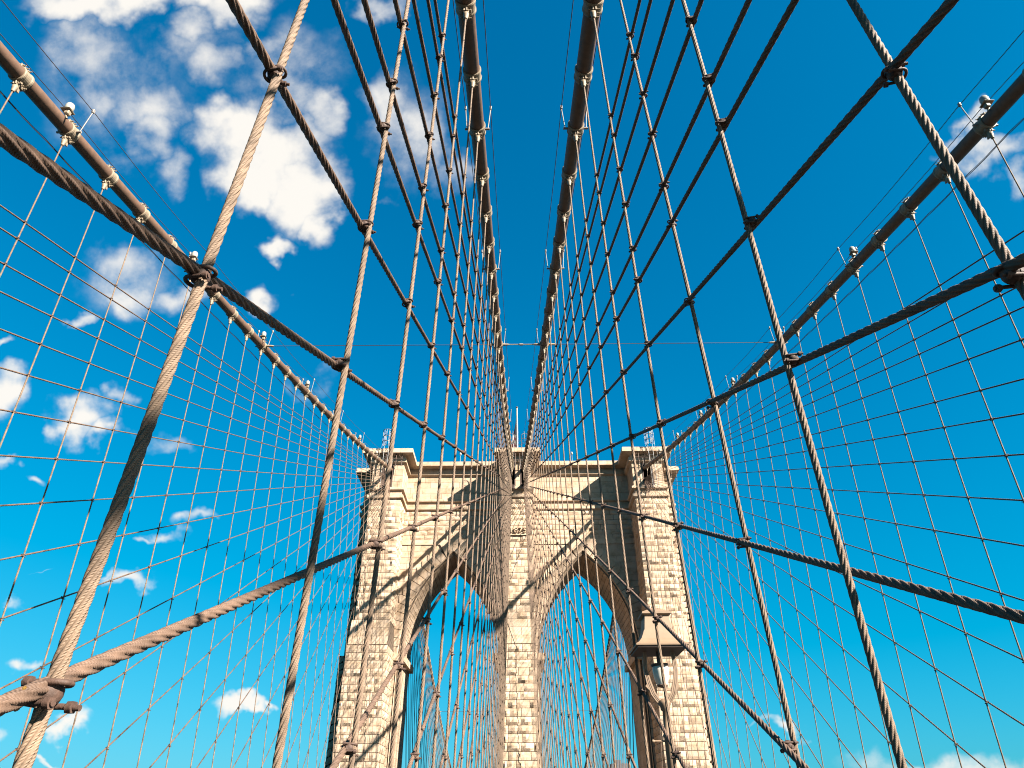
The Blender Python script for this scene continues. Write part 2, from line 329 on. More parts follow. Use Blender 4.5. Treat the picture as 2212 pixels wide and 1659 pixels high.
# --- shared little meshes
def mesh_of(mb, name, m):
    o = mb.build(name, m); me = o.data; bpy.data.objects.remove(o); return me
def inst(name, me, parent, M4, label=None):
    o = bpy.data.objects.new(name, me); C.objects.link(o); o.parent = parent; o.matrix_local = M4
    if label: o['label'] = label
    return o
def arc(c, r, a0, a1, u, v2, n=9):
    c = np.array(c, float); u = np.array(u, float); v2 = np.array(v2, float)
    return [c + r * (math.cos(t) * u + math.sin(t) * v2) for t in np.linspace(a0, a1, n)]
def clamp_mb(hi):
    # origin on the suspender axis, +x out to the stay lying behind it; y along the bridge, z up
    m = MB(); n = 10 if hi else 5; q = 11 if hi else 6
    a = np.linspace(0, math.pi, 9 if hi else 5)
    m.lathe((.034, 0, 0), [(.055 * math.sin(t), -.058 * math.cos(t)) for t in a], 14 if hi else 7, axis=(0, .35, 1))   # lump of the grooved casting
    m.cbox((.052, 0, -.012), (.05, .11, .07), .018)
    # U bolt round the suspender, its threaded legs run out past the stay
    m.tube([np.array((.125, -.048, .030)), np.array((.07, -.046, .030))] + arc((0, 0, .030), .042, -math.pi / 2, -math.pi * 1.5, (1, 0, 0), (0, 1, 0), q) + [np.array((.07, .046, .030)), np.array((.105, .048, .030))], .0115, n)
    # U bolt round the stay, its legs come forward past the suspender
    m.tube([np.array((-.05, .056, -.045)), np.array((.0, .052, -.042))] + [np.array(p) for p in arc((.055, 0, -.042), .048, math.pi / 2, -math.pi / 2, (1, 0, .15), (0, 1, 0), q)] + [np.array((.0, -.052, -.042)), np.array((-.072, -.060, -.048))], .0115, n)
    for x, y, z in ((.092, -.047, .030), (.088, .047, .030), (-.030, .055, -.045), (-.036, -.056, -.045)):
        m.tube([(x - .012, y, z), (x + .012, y, z)], .023, 6)
    return m
me_clamp = mesh_of(clamp_mb(True), 'clamp', m_clamp)
me_clamp_far = mesh_of(clamp_mb(False), 'clamp', m_clamp)
def socket_mb():
    m = MB()                                                            # origin where the rope enters, z up to the cable band
    m.lathe((0, 0, 0), [(.030, 0), (.045, .0), (.052, .04), (.062, .12), (.078, .19), (.078, .27), (.05, .30), (0, .30)], 12)
    m.cbox((-.055, 0, .36), (.03, .11, .24), .01); m.cbox((.055, 0, .36), (.03, .11, .24), .01)
    m.tube([(-.11, 0, .43), (.11, 0, .43)], .032, 8); m.tube([(-.13, 0, .43), (-.10, 0, .43)], .05, 6); m.tube([(.10, 0, .43), (.13, 0, .43)], .05, 6)
    return m
me_socket = mesh_of(socket_mb(), 'socket', m_band)
RC = 0.235
def band_mb():
    m = MB(); r = RC                                                    # along y, z up, origin on the cable axis
    m.lathe((0, 0, 0), [(r, -.20), (r + .03, -.20), (r + .045, -.17), (r + .045, -.12), (r + .028, -.09), (r + .028, .09), (r + .045, .12), (r + .045, .17), (r + .03, .20), (r, .20)], 28, axis=(0, 1, 0), smooth=False)
    for z in (-1, 1):
        m.cbox((-.035, 0, z * (r + .085)), (.045, .36, .15), .012); m.cbox((.035, 0, z * (r + .085)), (.045, .36, .15), .012)
        for y in (-.12, 0, .12):
            zz = z * (r + .10)
            m.tube([(-.15, y, zz), (.16, y, zz)], .017, 6)
            m.tube([(-.10, y, zz), (-.06, y, zz)], .035, 6); m.tube([(.06, y, zz), (.10, y, zz)], .035, 6)
    m.cbox((0, 0, -(r + .23)), (.05, .13, .22), .015)
    return m
me_band = mesh_of(band_mb(), 'cable_band', m_band)

# ---------------------------------------------------------------- main cables
def cable_rot(y):
    sl = math.atan2(float(zaxis(y + .1) - zaxis(y - .1)), .2); return Matrix.Rotation(sl, 4, 'X')
KMAX = 34
cable_names = {0: 'thick brown main cable passing overhead just left of centre', 1: 'thick brown main cable passing overhead just right of centre',
               2: 'sunlit tan main cable crossing the upper left of the photo', 3: 'shaded brown main cable crossing the upper right of the photo'}
for pl in range(4):
    t = thing('main_cable', cable_names[pl], 'bridge cable', (float(xcab(pl, 0)), 0, float(zaxis(0))), 'main suspension cables')
    off = np.array(t.location)
    mb = MB(); ys = np.concatenate([np.arange(-45, 90, 1.5), np.arange(90, 206, 4)])
    mb.tube(np.stack([xcab(pl, ys), ys, zaxis(ys)], -1) - off, RC, 36)
    mb.build('wrapped_cable', m_cable, t)
    for k in range(-2, KMAX + 1):
        y = ysus(k); inst('cable_band', me_band, t, Matrix.Translation(Vector((float(xcab(pl, y)), y, float(zaxis(y)))) - Vector(off)) @ cable_rot(y))
    if pl >= 2:
        for k in range(4, 44):
            y = 88.35 + k * S; inst('cable_band', me_band, t, Matrix.Translation(Vector((float(xcab(pl, y)), y, float(zaxis(y)))) - Vector(off)) @ cable_rot(y))

# ---------------------------------------------------------------- suspenders
for pl in range(4):
    for k in range(-2, KMAX + 1):
        y = ysus(k); xd, dx, dy = adj(pl, k)
        top = np.array((float(xcab(pl, y)) + dx, y + dy, float(zatt(y)) - .12)); bot = np.array((xd, y + dy, ZD))
        if k >= 1: lab = f'{ordw(k)} upright suspender rope ahead of the viewer under the {PLN[pl]} main cable'
        else: lab = f'upright suspender rope {ordw(1 - k)} behind the viewer under the {PLN[pl]} main cable'
        t = thing('suspender_rope', lab, 'rope', tuple(bot), 'upright suspender ropes before the tower')
        sgp = -1 if pl in (0, 2) else 1; t.location.x -= sgp * .024
        fn, Ln = straight((0, 0, 0), top - bot); mb = MB(); rope(mb, fn, Ln, .0285 if pl < 2 else .024, .44, 1); mb.build('rope', m_rope, t)
        d = Vector(top - bot).normalized(); q = Vector((0, 0, 1)).rotation_difference(d).to_matrix().to_4x4()
        inst('socket', me_socket, t, Matrix.Translation(Vector(top - bot)) @ q)
for sg, nm in ((-1, 'left'), (1, 'right')):
    for k in range(4, 44):
        y = 88.35 + k * S; zt = float(zaxis(y)) - .5
        mb = MB(); mb.tube(np.array([(0, 0, 0), (sg * (17.0 - 13.9), 0, zt - ZD)]), .032, 6)
        o = mb.build('suspender_rope', m_rope); o.location = (sg * 13.9, y, ZD)
        tag(o, f'distant dark suspender rope seen beyond the tower through the {nm} arch', 'rope', f'distant suspender ropes beyond the {nm} arch')

# ---------------------------------------------------------------- diagonal stays with their clamps
for pl in range(4):
    ysd, zs = SAD[pl]; sg = -1 if pl in (0, 2) else 1; n_ord = 0
    for idx, h in enumerate(HIT[pl]):
        yh = h * S
        y0 = max(yh, -9.0)
        zst = lambda y: zs + (ZD - zs) * (ysd - y) / (ysd - yh)
        P3 = lambda y: np.array((xstay(pl, y, zst(y)) + sg * .032, y, zst(y)))
        base = P3(y0)
        ysx = np.concatenate([np.arange(y0, min(25, ysd), .25), np.arange(max(25, y0), ysd, 1.5), [ysd]]) if y0 < 25 else np.concatenate([np.arange(y0, ysd, 1.5), [ysd]])
        pts = np.array([P3(y) for y in ysx]) - base
        # smooth plan wobble a little
        Ls = np.concatenate([[0], np.cumsum(np.linalg.norm(np.diff(pts, axis=0), axis=1))])
        fn = lambda s: np.array([np.interp(s, Ls, pts[:, i]) for i in range(3)])
        lab = f'{ordw(idx + 1)} slanting stay rope of the {PLN[pl]} fan counted down from the flattest'
        t = thing('stay_rope', lab, 'rope', tuple(base), 'slanting stay ropes before the tower')
        mb = MB(); rope(mb, fn, Ls[-1], .0325 if pl < 2 else .0265, .60, 1); mb.build('rope', m_stay, t)
        for k in range(-2, 27):
            y = ysus(k); z = zst(y)
            if y < max(y0, yh) + .2 or z > float(zatt(y)) - 1.0 or z < ZD + .3: continue
            if k == 2 and pl < 2 and z < 4.8 and z > .5 : continue
            x = .5 * (xsurf(pl, y, z) + xstay(pl, y, z)); d = math.dist((x, y, z), EYE)
            sc = (.84 if pl < 2 else .72) * (1.0 + .12 * random.random()) * (1.0 if d < 15 else .88)
            Rm = Matrix.Rotation(0 if sg > 0 else math.pi, 4, 'Z') @ Matrix.Rotation(random.uniform(-.25, .25), 4, 'X') @ Matrix.Rotation(random.uniform(-.2, .2), 4, 'Z') @ Matrix.Scale(sc, 4)
            inst('clamp', me_clamp if d < 15 else me_clamp_far, t, Matrix.Translation(Vector((x - sg * .024, y + adj(pl, k)[2], z)) - Vector(base)) @ Rm)
for sg, nm in ((-1, 'left'), (1, 'right')):
    for i in range(1, 20):
        yh = 88.35 + (i * 2 + 2) * S; a = np.array((sg * 13.9, yh, ZD)); b = np.array((sg * 16.9, 95.5, 39.4))
        mb = MB(); mb.tube(np.array([(0, 0, 0), b - a]), .036, 6); o = mb.build('stay_rope', m_stay); o.location = tuple(a)
        tag(o, f'distant slanting stay rope seen beyond the tower through the {nm} arch', 'rope', f'distant stay ropes beyond the {nm} arch')

# yellow-brown tag left hanging in the nearest clamp, low on the left
mb = MB(); mb.cbox((0, 0, 0), (.010, .03, .075), .004); o = mb.build('clamp_tag', m_tag)
o.location = (xsurf(0, ysus(1), 2.0) + .01, ysus(1) - .06, 1.97); o.rotation_euler = (.25, .1, .3); tag(o, 'yellow-brown tag wedged in the big rope clamp at lower left', 'tag')

# ---------------------------------------------------------------- hand ropes above the cables, conduits and bead lamps
for pl in range(4):
    for sd, sn in ((-1, 'left'), (1, 'right')):
        ofs = .43
        f = lambda y: np.array((float(xcab(pl, y)) + sd * ofs, y, float(zaxis(y)) + 1.12 - .10 * math.sin(math.pi * (((y - ysus(6)) / S / 4) % 1.0))))
        t = thing('hand_rope', f'thin post-held hand wire, {sn} edge of the {PLN[pl]} main cable', 'wire', tuple(f(-10)), 'hand wires along the main cables')
        b = f(-10); ys = np.arange(-10, 84, .8); mb = MB(); mb.tube(np.array([f(y) - b for y in ys]), .013, 6); mb.build('wire', m_wire, t)
        for k in range(2, 35, 4):
            y = ysus(k); top = f(y) - b
            xb = float(xcab(pl, y)) + sd * (RC + .12)
            bot = np.array((xb, y, float(zaxis(y)) - .02)) - b
            m2 = MB(); m2.tube([bot, top - np.array((0, 0, .06))], .018, 6); m2.cbox(top, (.075, .10, .17), .015); m2.tube([bot + np.array((-sd * .12, 0, 0)), bot + np.array((sd * .06, 0, 0))], .04, 8); m2.build('post', m_post, t)
    if pl >= 2:
        sg = -1 if pl == 2 else 1
        for j, (dx, dz) in enumerate(((.50, -.52), (.38, -.68))):
            f = lambda y: np.array((float(xcab(pl, y)) + sg * dx, y, float(zaxis(y)) + dz - .05 * abs(math.sin(math.pi * (y - Y1) / S))))
            b = f(0); mb = MB(); mb.tube(np.array([f(y) - b for y in np.arange(0, 80, .57)]), .012, 6)
            o = mb.build('conduit_wire', m_wire); o.location = tuple(b)
            tag(o, f'{"upper" if j == 0 else "lower"} thin conduit wire slung beneath the {PLN[pl]} main cable', 'wire', 'conduit wires below the outer cables')
        n_l = 0
        for k in range(2, 34, 4):
            y = ysus(k) - .62; n_l += 1
            t = thing('bead_lamp', f'{ordw(n_l)} white bead lamp from the front on the {PLN[pl]} main cable', 'lamp', (float(xcab(pl, y)), y, float(zaxis(y))), 'bead lamps on the outer cables')
            xo = -sg * .20
            m1 = MB(); m1.lathe((xo, 0, .42), [(0, 0), (.11, 0), (.135, .04), (.14, .18), (.115, .29), (.06, .345), (0, .36)], 14); m1.build('globe', m_white, t)
            m2 = MB(); m2.cbox((xo, 0, .385), (.34, .30, .05), .02); m2.cbox((xo + sg * -.04, 0, .27), (.16, .16, .2), .03); m2.tube([(xo, 0, .2), (xo * 1.6, 0, -.02)], .03, 6); m2.build('bracket', m_band, t)
# struts tying the cables to each other
k = 14; yt = ysus(k)
def tie(a, b, r, label, tb):
    a = np.array(a); b = np.array(b); t = thing('tie_rod', label, 'rod', tuple(a), 'tie rods between the main cables'); d = b - a
    m1 = MB(); m1.tube([d * 0, d], r, 8); m1.build('rod', m_post if tb else m_wire, t)
    for u in (0.0, 1.0):
        e = d * u; s_ = 1 if u == 0 else -1; n_ = d / np.linalg.norm(d); m2 = MB()
        m2.tube([e, e + n_ * s_ * .30, e + n_ * s_ * .42], [.075, .06, .03], 8); m2.build('end_clevis', m_band, t)
    if tb: m3 = MB(); m3.tube([d * .45, d * .55], r * 1.9, 8); m3.build('turnbuckle', m_post, t)
zt_ = float(zaxis(yt))
tie((float(xcab(0, yt)) + .28, yt, zt_ - .02), (float(xcab(1, yt)) - .28, yt, zt_ - .02), .035, 'short tie rod with turnbuckle between the two inner main cables', True)
tie((float(xcab(2, yt)) + .3, yt, zt_), (float(xcab(0, yt)) - .3, yt, zt_ - .02), .018, 'long thin tie wire from the left inner to the outer left cable', False)
tie((float(xcab(1, yt)) + .3, yt, zt_ - .02), (float(xcab(3, yt)) - .3, yt, zt_), .018, 'long thin tie wire from the right inner to the outer right cable', False)
yf = 88.3 + 70
tie((-17.0, yf, float(zaxis(yf))), (17.0, yf, float(zaxis(yf))), .03, 'faint far tie wire seen through both arches beyond the tower', False)

# ---------------------------------------------------------------- the stone tower
tower = thing('bridge_tower', 'tall cream stone bridge tower with two pointed arches', 'tower', (0, YT, 0))
YF, YW, YR, YB = 80.0, 84.1, 92.6, 96.7
ZC = 42.88
def loc(mb):                                            # into the tower's own coordinates
    mb.v = [v - np.array((0, YT, 0)) for v in mb.v]; return mb
def blocks(mb, O, U, V, width, height, course=.80, bw=(1.0, 2.1), rough=.10, gap=.05, res=.34, limits=None, seed=0, back=.08, tl=(.84, 1.10), course_var=0.0, vmin=None):
    """coursed stones on the rectangle O + u*U + v*V; every stone is modelled and stands out along U x V"""
    r = np.random.default_rng(seed); O, U, V = (np.array(a, float) for a in (O, U, V)); Nn = np.cross(U, V)
    nrow = max(1, int(round(height / course))); ch = height / nrow
    for i in range(nrow):
        v0, v1 = i * ch, (i + 1) * ch
        spans = [(0.0, width)] if limits is None else limits(v0, v1)
        for a, b in spans:
            if b - a < .12: continue
            cuts = [a]; x = a + (r.uniform(.35, 1.0) * bw[0])
            while x < b - bw[0] * .45: cuts.append(x); x += r.uniform(*bw)
            cuts.append(b)
            for u0, u1 in zip(cuts[:-1], cuts[1:]):
                w0, w1, h0, h1 = u0 + gap / 2, u1 - gap / 2, v0 + gap / 2, v1 - gap / 2
                if w1 - w0 < .05: continue
                tint = r.uniform(*tl)
                if rough > .03:
                    nu = max(3, int((w1 - w0) / res) + 1); nv = max(4, int((h1 - h0) / (res * .8)) + 1)
                    uu = np.linspace(w0, w1, nu); vv = np.linspace(h0, h1, nv)
                    gu, gv = np.meshgrid(uu, vv)
                    ed = np.minimum(np.minimum(gu - w0, w1 - gu), np.minimum(gv - h0, h1 - gv))
                    fall = np.clip(ed / .06, 0, 1)
                    D = rough * (r.uniform(.15, 1.25) + .22 * r.standard_normal(gu.shape))
                    D = D + rough * (r.uniform(-.4, .4) * (gu - (w0 + w1) / 2) / (w1 - w0) + r.uniform(-.7, .3) * (gv - (h0 + h1) / 2) / (h1 - h0))
                    if r.random() < .17: D = D - rough * 2.0 * np.exp(-(((gu - r.uniform(w0, w1)) / .35) ** 2 + ((gv - r.uniform(h0, h1)) / .28) ** 2))
                    D = np.maximum(D, .01) * fall
                else:
                    nu = nv = 2; gu, gv = np.meshgrid([w0, w1], [h0, h1]); D = np.full(gu.shape, r.uniform(0, rough))
                P = O + gu[..., None] * U + gv[..., None] * V + D[..., None] * Nn
                P = P.reshape(-1, 3); f = [(q * nu + p, q * nu + p + 1, (q + 1) * nu + p + 1, (q + 1) * nu + p) for q in range(nv - 1) for p in range(nu - 1)]
                rim = [p for p in range(nu)] + [q * nu + nu - 1 for q in range(1, nv)] + [(nv - 1) * nu + p for p in range(nu - 2, -1, -1)] + [q * nu for q in range(nv - 2, 0, -1)]
                base = len(P); P = np.concatenate([P, P[rim] * 1.0])
                # rim copies pushed back into the joint
                P[base:] = (O + gu.reshape(-1)[rim][:, None] * U + gv.reshape(-1)[rim][:, None] * V) - back * Nn
                m = len(rim); f += [(rim[q], base + q, base + (q + 1) % m, rim[(q + 1) % m]) for q in range(m)]
                mb.add(P, f, False, tint=tint)
X, Z = (1, 0, 0), (0, 0, 1)
ZS, ZA, AC, AR, XM = 17.7, 30.0, 9.6, 15.6, 8.45         # springing, apex, arc centre offset, arc radius, middle of an opening
def halfw(z, R=AR):
    if z <= ZS: return R - AC
    q = R * R - (z - ZS) ** 2
    return math.sqrt(q) - AC if q > 0 else -99
PX0, PX1 = 15.3, 19.4                                    # outer piers
for sg, nm in ((-1, 'left'), (1, 'right')):
    core = MB(); rock = MB(); ash = MB(); fri = MB(); hou = MB()
    lx = lambda a, b: (min(sg * a, sg * b), max(sg * a, sg * b))
    x0, x1 = lx(PX0, PX1)
    hx0, hx1 = lx(16.75, 17.95)                          # saddle opening
    # core, built round the saddle opening
    core.box((x0 + .06, YF + .07, 20.8), (x1 - .06, YB - .07, 37.75))
    core.box((x0 + .06, YF + .07, 37.75), (hx0, YB - .07, 41.2)); core.box((hx1, YF + .07, 37.75), (x1 - .06, YB - .07, 41.2))
    core.box((x0 + .06, YF + .07, 41.2), (x1 - .06, YB - .07, 42.2))
    core.box((hx0, YF + 9.0, 37.75), (hx1, YF + 9.3, 41.2))
    w0, w1 = lx(15.1, 19.8)
    core.box((w0 + .06, 79.3 + .07, -42), (w1 - .06, YB + .6, 17.95))
    v = [(w0 + .06, 79.37, 17.95), (w1 - .06, 79.37, 17.95), (w1 - .06, YB + .6, 17.95), (w0 + .06, YB + .6, 17.95), (x0 + .06, YF + .07, 20.8), (x1 - .06, YF + .07, 20.8), (x1 - .06, YB - .07, 20.8), (x0 + .06, YB - .07, 20.8)]
    core.add(v, [(0, 1, 5, 4), (1, 2, 6, 5), (2, 3, 7, 6), (3, 0, 4, 7)])
    s0, s1 = lx(19.3, 21.6); core.box((s0, 86, 18), (s1, 90.7, 42.2)); s0, s1 = lx(19.7, 22.0); core.box((s0, 85.4, -42), (s1, 91.3, 17.9))
    # weathered rock-faced stones
    W = x1 - x0
    blocks(rock, (x0, YF, 20.85), X, Z, W, 36.05 - 20.85, .80, (1.0, 2.2), .15, seed=11 + sg)
    blocks(rock, (w0, 79.3, -2), X, Z, w1 - w0, 19.9, .83, (1.0, 2.3), .15, seed=21 + sg)
    if sg < 0: # inner (right-hand) side of the left pier and the like
        blocks(rock, (x1, YF, 20.85), (0, 1, 0), Z, YW - YF, 15.2, .80, (1.0, 1.9), .13, seed=31)
        blocks(rock, (w1, 79.3, -2), (0, 1, 0), Z, YW - 79.3, 19.9, .83, (1.0, 1.9), .13, seed=32)
        blocks(rock, (x0, YW + 2, 20.85), (0, -1, 0), Z, YW + 2 - YF, 15.2, .80, (1.0, 1.9), .14, seed=33)
        blocks(rock, (w0, YW + 1.4, -2), (0, -1, 0), Z, YW + 1.4 - 79.3, 19.9, .83, (1.0, 1.9), .14, seed=34)
        blocks(rock, (-21.6, 90.7, 18), (0, -1, 0), Z, 4.7, 18.0, .80, (1.0, 1.9), .14, seed=35); blocks(rock, (-22.0, 91.3, -2), (0, -1, 0), Z, 5.9, 19.8, .83, (1.0, 1.9), .14, seed=36)
        ax = -21.6; bx = -19.4
    else:
        blocks(rock, (x0, YW, 20.85), (0, -1, 0), Z, YW - YF, 15.2, .80, (1.0, 1.9), .13, seed=41)
        blocks(rock, (w0, YW, -2), (0, -1, 0), Z, YW - 79.3, 19.9, .83, (1.0, 1.9), .13, seed=42)
        blocks(rock, (x1, YF, 20.85), (0, 1, 0), Z, 6, 15.2, .80, (1.0, 1.9), .14, seed=43)
        blocks(rock, (w1, 79.3, -2), (0, 1, 0), Z, 6.1, 19.9, .83, (1.0, 1.9), .14, seed=44)
        blocks(rock, (21.6, 86, 18), (0, 1, 0), Z, 4.7, 18.0, .80, (1.0, 1.9), .14, seed=45); blocks(rock, (22.0, 85.4, -2), (0, 1, 0), Z, 5.9, 19.8, .83, (1.0, 1.9), .14, seed=46)
        ax = 19.4; bx = 21.6
    blocks(rock, (ax, 86, 18.0), X, Z, bx - ax, 18.05, .80, (.9, 1.6), .14, seed=51 + sg)
    blocks(rock, (ax + (-.4 if sg < 0 else .4), 85.4, -2), X, Z, 2.2, 19.9, .83, (.9, 1.6), .14, seed=53 + sg)
    # dressed stones: sloping weathering, the friezes, the housing of the saddle
    sl = np.array((0, .7, 2.9)); sln = np.linalg.norm(sl)
    blocks(ash, (w0 + .08, 79.3, 17.95), X, tuple(sl / sln), w1 - w0 - .16, sln, 1.0, (1.2, 2.4), .02, gap=.034, seed=61 + sg)
    xs = sg * PX0
    blocks(fri, (x0, YF, 36.65), X, Z, W, .60, .6, (1.2, 2.4), .012, gap=.03, seed=63 + sg)
    blocks(hou, (x0, YF, 37.75), X, Z, hx0 - x0, 3.4, .85, (.9, 1.8), .015, gap=.03, seed=65 + sg); blocks(hou, (hx1, YF, 37.75), X, Z, x1 - hx1, 3.4, .85, (.9, 1.8), .015, gap=.03, seed=67 + sg)
    if sg < 0: blocks(hou, (x1, YF, 37.75), (0, 1, 0), Z, YW - YF, 3.4, .85, (1., 2.), .015, gap=.03, seed=69); blocks(fri, (x1, YF, 36.65), (0, 1, 0), Z, YW - YF, .6, .6, (1., 2.), .015, gap=.03, seed=70); blocks(hou, (x0, YW + 1.9, 37.75), (0, -1, 0), Z, 6, 3.4, .85, (1., 2.), .015, seed=71)
    else: blocks(hou, (x0, YW, 37.75), (0, -1, 0), Z, YW - YF, 3.4, .85, (1., 2.), .015, gap=.03, seed=72); blocks(fri, (x0, YW, 36.65), (0, -1, 0), Z, YW - YF, .6, .6, (1., 2.), .015, gap=.03, seed=73); blocks(hou, (x1, YF, 37.75), (0, 1, 0), Z, 6, 3.4, .85, (1., 2.), .015, seed=74)
    blocks(hou, (ax, 86, 37.75), X, Z, bx - ax, 3.4, .85, (.9, 1.5), .015, gap=.03, seed=75 + sg); blocks(fri, (ax, 86, 36.65), X, Z, bx - ax, .6, .6, (.9, 1.5), .015, gap=.03, seed=77 + sg)
    pier = loc(rock).build('pier', m_rock, tower, tint=True)
    loc(ash).build('weathering', m_ashlar, pier, tint=True); loc(fri).build('frieze', m_ashlar, pier, tint=True); loc(hou).build('saddle_housing', m_ashlar, pier, tint=True); loc(core).build('mortar_core', m_core, pier)
    # iron saddle plates in the opening
    ir = MB(); ir.box((hx0 - .12, YF - .06, 37.7), (hx0 + .02, YF + 1.2, 41.25)); ir.box((hx1 - .02, YF - .06, 37.7), (hx1 + .12, YF + 1.2, 41.25))
    for q in range(16):
        a = math.pi * .5 * q / 15; xx = hx0 + (hx1 - hx0) * (q % 4 + .5) / 4
        ir.tube([(xx, YF + .6, 38.6), (xx + random.uniform(-.1, .1), YF - .9 + .05 * q, 37.0 + .04 * q)], .045, 6)
        ir.tube([(xx, YF - .6 + .03 * q, 37.3 + .04 * q), (xx, YF - .75 + .03 * q, 37.05 + .04 * q)], .08, 6)
    loc(ir).build('saddle_irons', m_iron, tower)

# middle pier
core = MB(); rock = MB(); ash = MB(); cx0, cx1 = -1.75, 1.75
core.box((cx0 + .06, YF + .07, 20.8), (cx1 - .06, YB - .07, 37.6))
for a, b in ((-1.72, -1.16), (-.36, .42), (1.28, 1.72)): core.box((a, YF + .07, 37.6), (b, YB - .07, 41.2))
core.box((-1.7, YF + .07, 41.2), (1.7, YB - .07, 42.2)); core.box((-1.7, YF + 9, 37.6), (1.7, YF + 9.3, 41.2))
core.box((-1.82, 79.37, -42), (1.82, YB + .6, 17.95))
core.add([(-1.82, 79.37, 17.95), (1.82, 79.37, 17.95), (1.82, YB + .6, 17.95), (-1.82, YB + .6, 17.95), (-1.69, YF + .07, 20.8), (1.69, YF + .07, 20.8), (1.69, YB - .07, 20.8), (-1.69, YB - .07, 20.8)], [(0, 1, 5, 4), (1, 2, 6, 5), (2, 3, 7, 6), (3, 0, 4, 7)])
blocks(rock, (cx0, YF, 20.85), X, Z, 3.5, 31.05 - 20.85, .80, (.8, 1.7), .15, seed=81)
blocks(rock, (cx0, YF, 32.35), X, Z, 3.5, 36.05 - 32.35, .74, (.8, 1.7), .15, seed=82)
blocks(rock, (-1.87, 79.3, -2), X, Z, 3.74, 19.9, .83, (.8, 1.7), .16, seed=83)
for x, d, sd in ((cx0, -1, 84), (cx1, 1, 85)):
    blocks(rock, (x, YW if d < 0 else YF, 20.85), (0, d, 0), Z, YW - YF, 15.2, .8, (1., 1.9), .13, seed=sd)
    blocks(rock, (x * 1.07, YW if d < 0 else 79.3, -2), (0, d, 0), Z, YW - 79.3, 19.9, .83, (1., 1.9), .13, seed=sd + 5)
    blocks(ash, (x, YW if d < 0 else YF, 36.65), (0, d, 0), Z, YW - YF, .6, .6, (1., 1.9), .015, seed=sd + 8); blocks(ash, (x, YW if d < 0 else YF, 37.75), (0, d, 0), Z, YW - YF, 3.4, .85, (1., 1.9), .015, seed=sd + 9)
blocks(ash, (-1.8, 79.3, 17.95), X, tuple(sl / sln), 3.6, sln, 1.0, (1.2, 2.4), .02, gap=.034, seed=86)
blocks(ash, (cx0, YF, 36.65), X, Z, 3.5, .6, .6, (1.2, 2.4), .012, gap=.03, seed=87)
for a, b in ((-1.75, -1.16), (-.36, .42), (1.28, 1.75)): blocks(ash, (a, YF, 37.75), X, Z, b - a, 3.4, .85, (.9, 1.8), .015, gap=.03, seed=88 + int(a))
pier = loc(rock).build('pier', m_rock, tower, tint=True); loc(ash).build('dressed_facing', m_ashlar, pier, tint=True); loc(core).build('mortar_core', m_core, pier)
ir = MB()
for a, b in ((-1.16, -.36), (.42, 1.28)):
    for x in (a, b): ir.box((x - .07, YF - .05, 37.3), (x + .07, YF + 1.5, 41.3))
    ir.box((a, YF - .05, 41.0), (b, YF + 1.2, 41.3))
    for q in range(14):
        xx = a + (b - a) * (q % 4 + .5) / 4; ir.tube([(xx, YF + .6, 38.6), (xx + random.uniform(-.1, .1), YF - .9 + .05 * q, 37.0 + .05 * q)], .04, 6)
        ir.tube([(xx, YF - .6 + .03 * q, 37.3 + .04 * q), (xx, YF - .75 + .03 * q, 37.05 + .04 * q)], .075, 6)
loc(ir).build('saddle_irons', m_iron, tower)
# date stone, figures cut in relief
dm = MB(); dm.box((-1.2, YF - .10, 31.15), (1.2, YF + .1, 32.28)); dp = loc(dm).build('date_stone', m_ashlar, tower, tint=True)
dl = MB(); dl.box((-1.25, YF - .26, 31.03), (1.25, YF + .1, 31.14)); loc(dl).build('ledge', m_ashlar, dp, tint=True)
for ch, xx in zip('1875', (-.86, -.28, .28, .84)):
    cu = bpy.data.curves.new('numeral', 'FONT'); cu.body = ch; cu.size = 1.02; cu.extrude = .13; cu.offset = .0; cu.align_x = 'CENTER'
    tmp = bpy.data.objects.new('tmp', cu); C.objects.link(tmp); bpy.context.view_layer.update()
    me = bpy.data.meshes.new_from_object(tmp.evaluated_get(bpy.context.evaluated_depsgraph_get())); bpy.data.objects.remove(tmp)
    me.materials.clear(); me.materials.append(m_ashlar); o = bpy.data.objects.new('numeral', me); C.objects.link(o); o.parent = dp
    ta = me.attributes.new('tint', 'FLOAT_COLOR', 'POINT'); ta.data.foreach_set('color', [1.0] * (4 * len(me.vertices)))
    o.location = (xx, YF - YT - .22, 31.34); o.rotation_euler = (math.pi / 2, 0, 0)

# arch wall
core = MB(); rock = MB(); ash = MB()
zl = [-42, 0, 6, 12, ZS] + list(np.linspace(ZS, ZA, 26)[1:])
hw = [max(0, halfw(z)) for z in zl]
yf2, yb2 = YW + .08, YR - .05
for y, flip in ((yf2 + .0, False), (yb2, True)):
    for i in range(len(zl) - 1):
        z0, z1 = zl[i], zl[i + 1]
        for a0, b0, a1, b1 in ((-PX0, -XM - hw[i], -PX0, -XM - hw[i + 1]), (-XM + hw[i], XM - hw[i], -XM + hw[i + 1], XM - hw[i + 1]), (XM + hw[i], PX0, XM + hw[i + 1], PX0)):
            q = [(a0, y, z0), (b0, y, z0), (b1, y, z1), (a1, y, z1)]; core.add(q, [(0, 1, 2, 3) if not flip else (3, 2, 1, 0)])
    core.add([(-PX0, y, ZA), (PX0, y, ZA), (PX0, y, 42.2), (-PX0, y, 42.2)], [(0, 1, 2, 3) if not flip else (3, 2, 1, 0)])
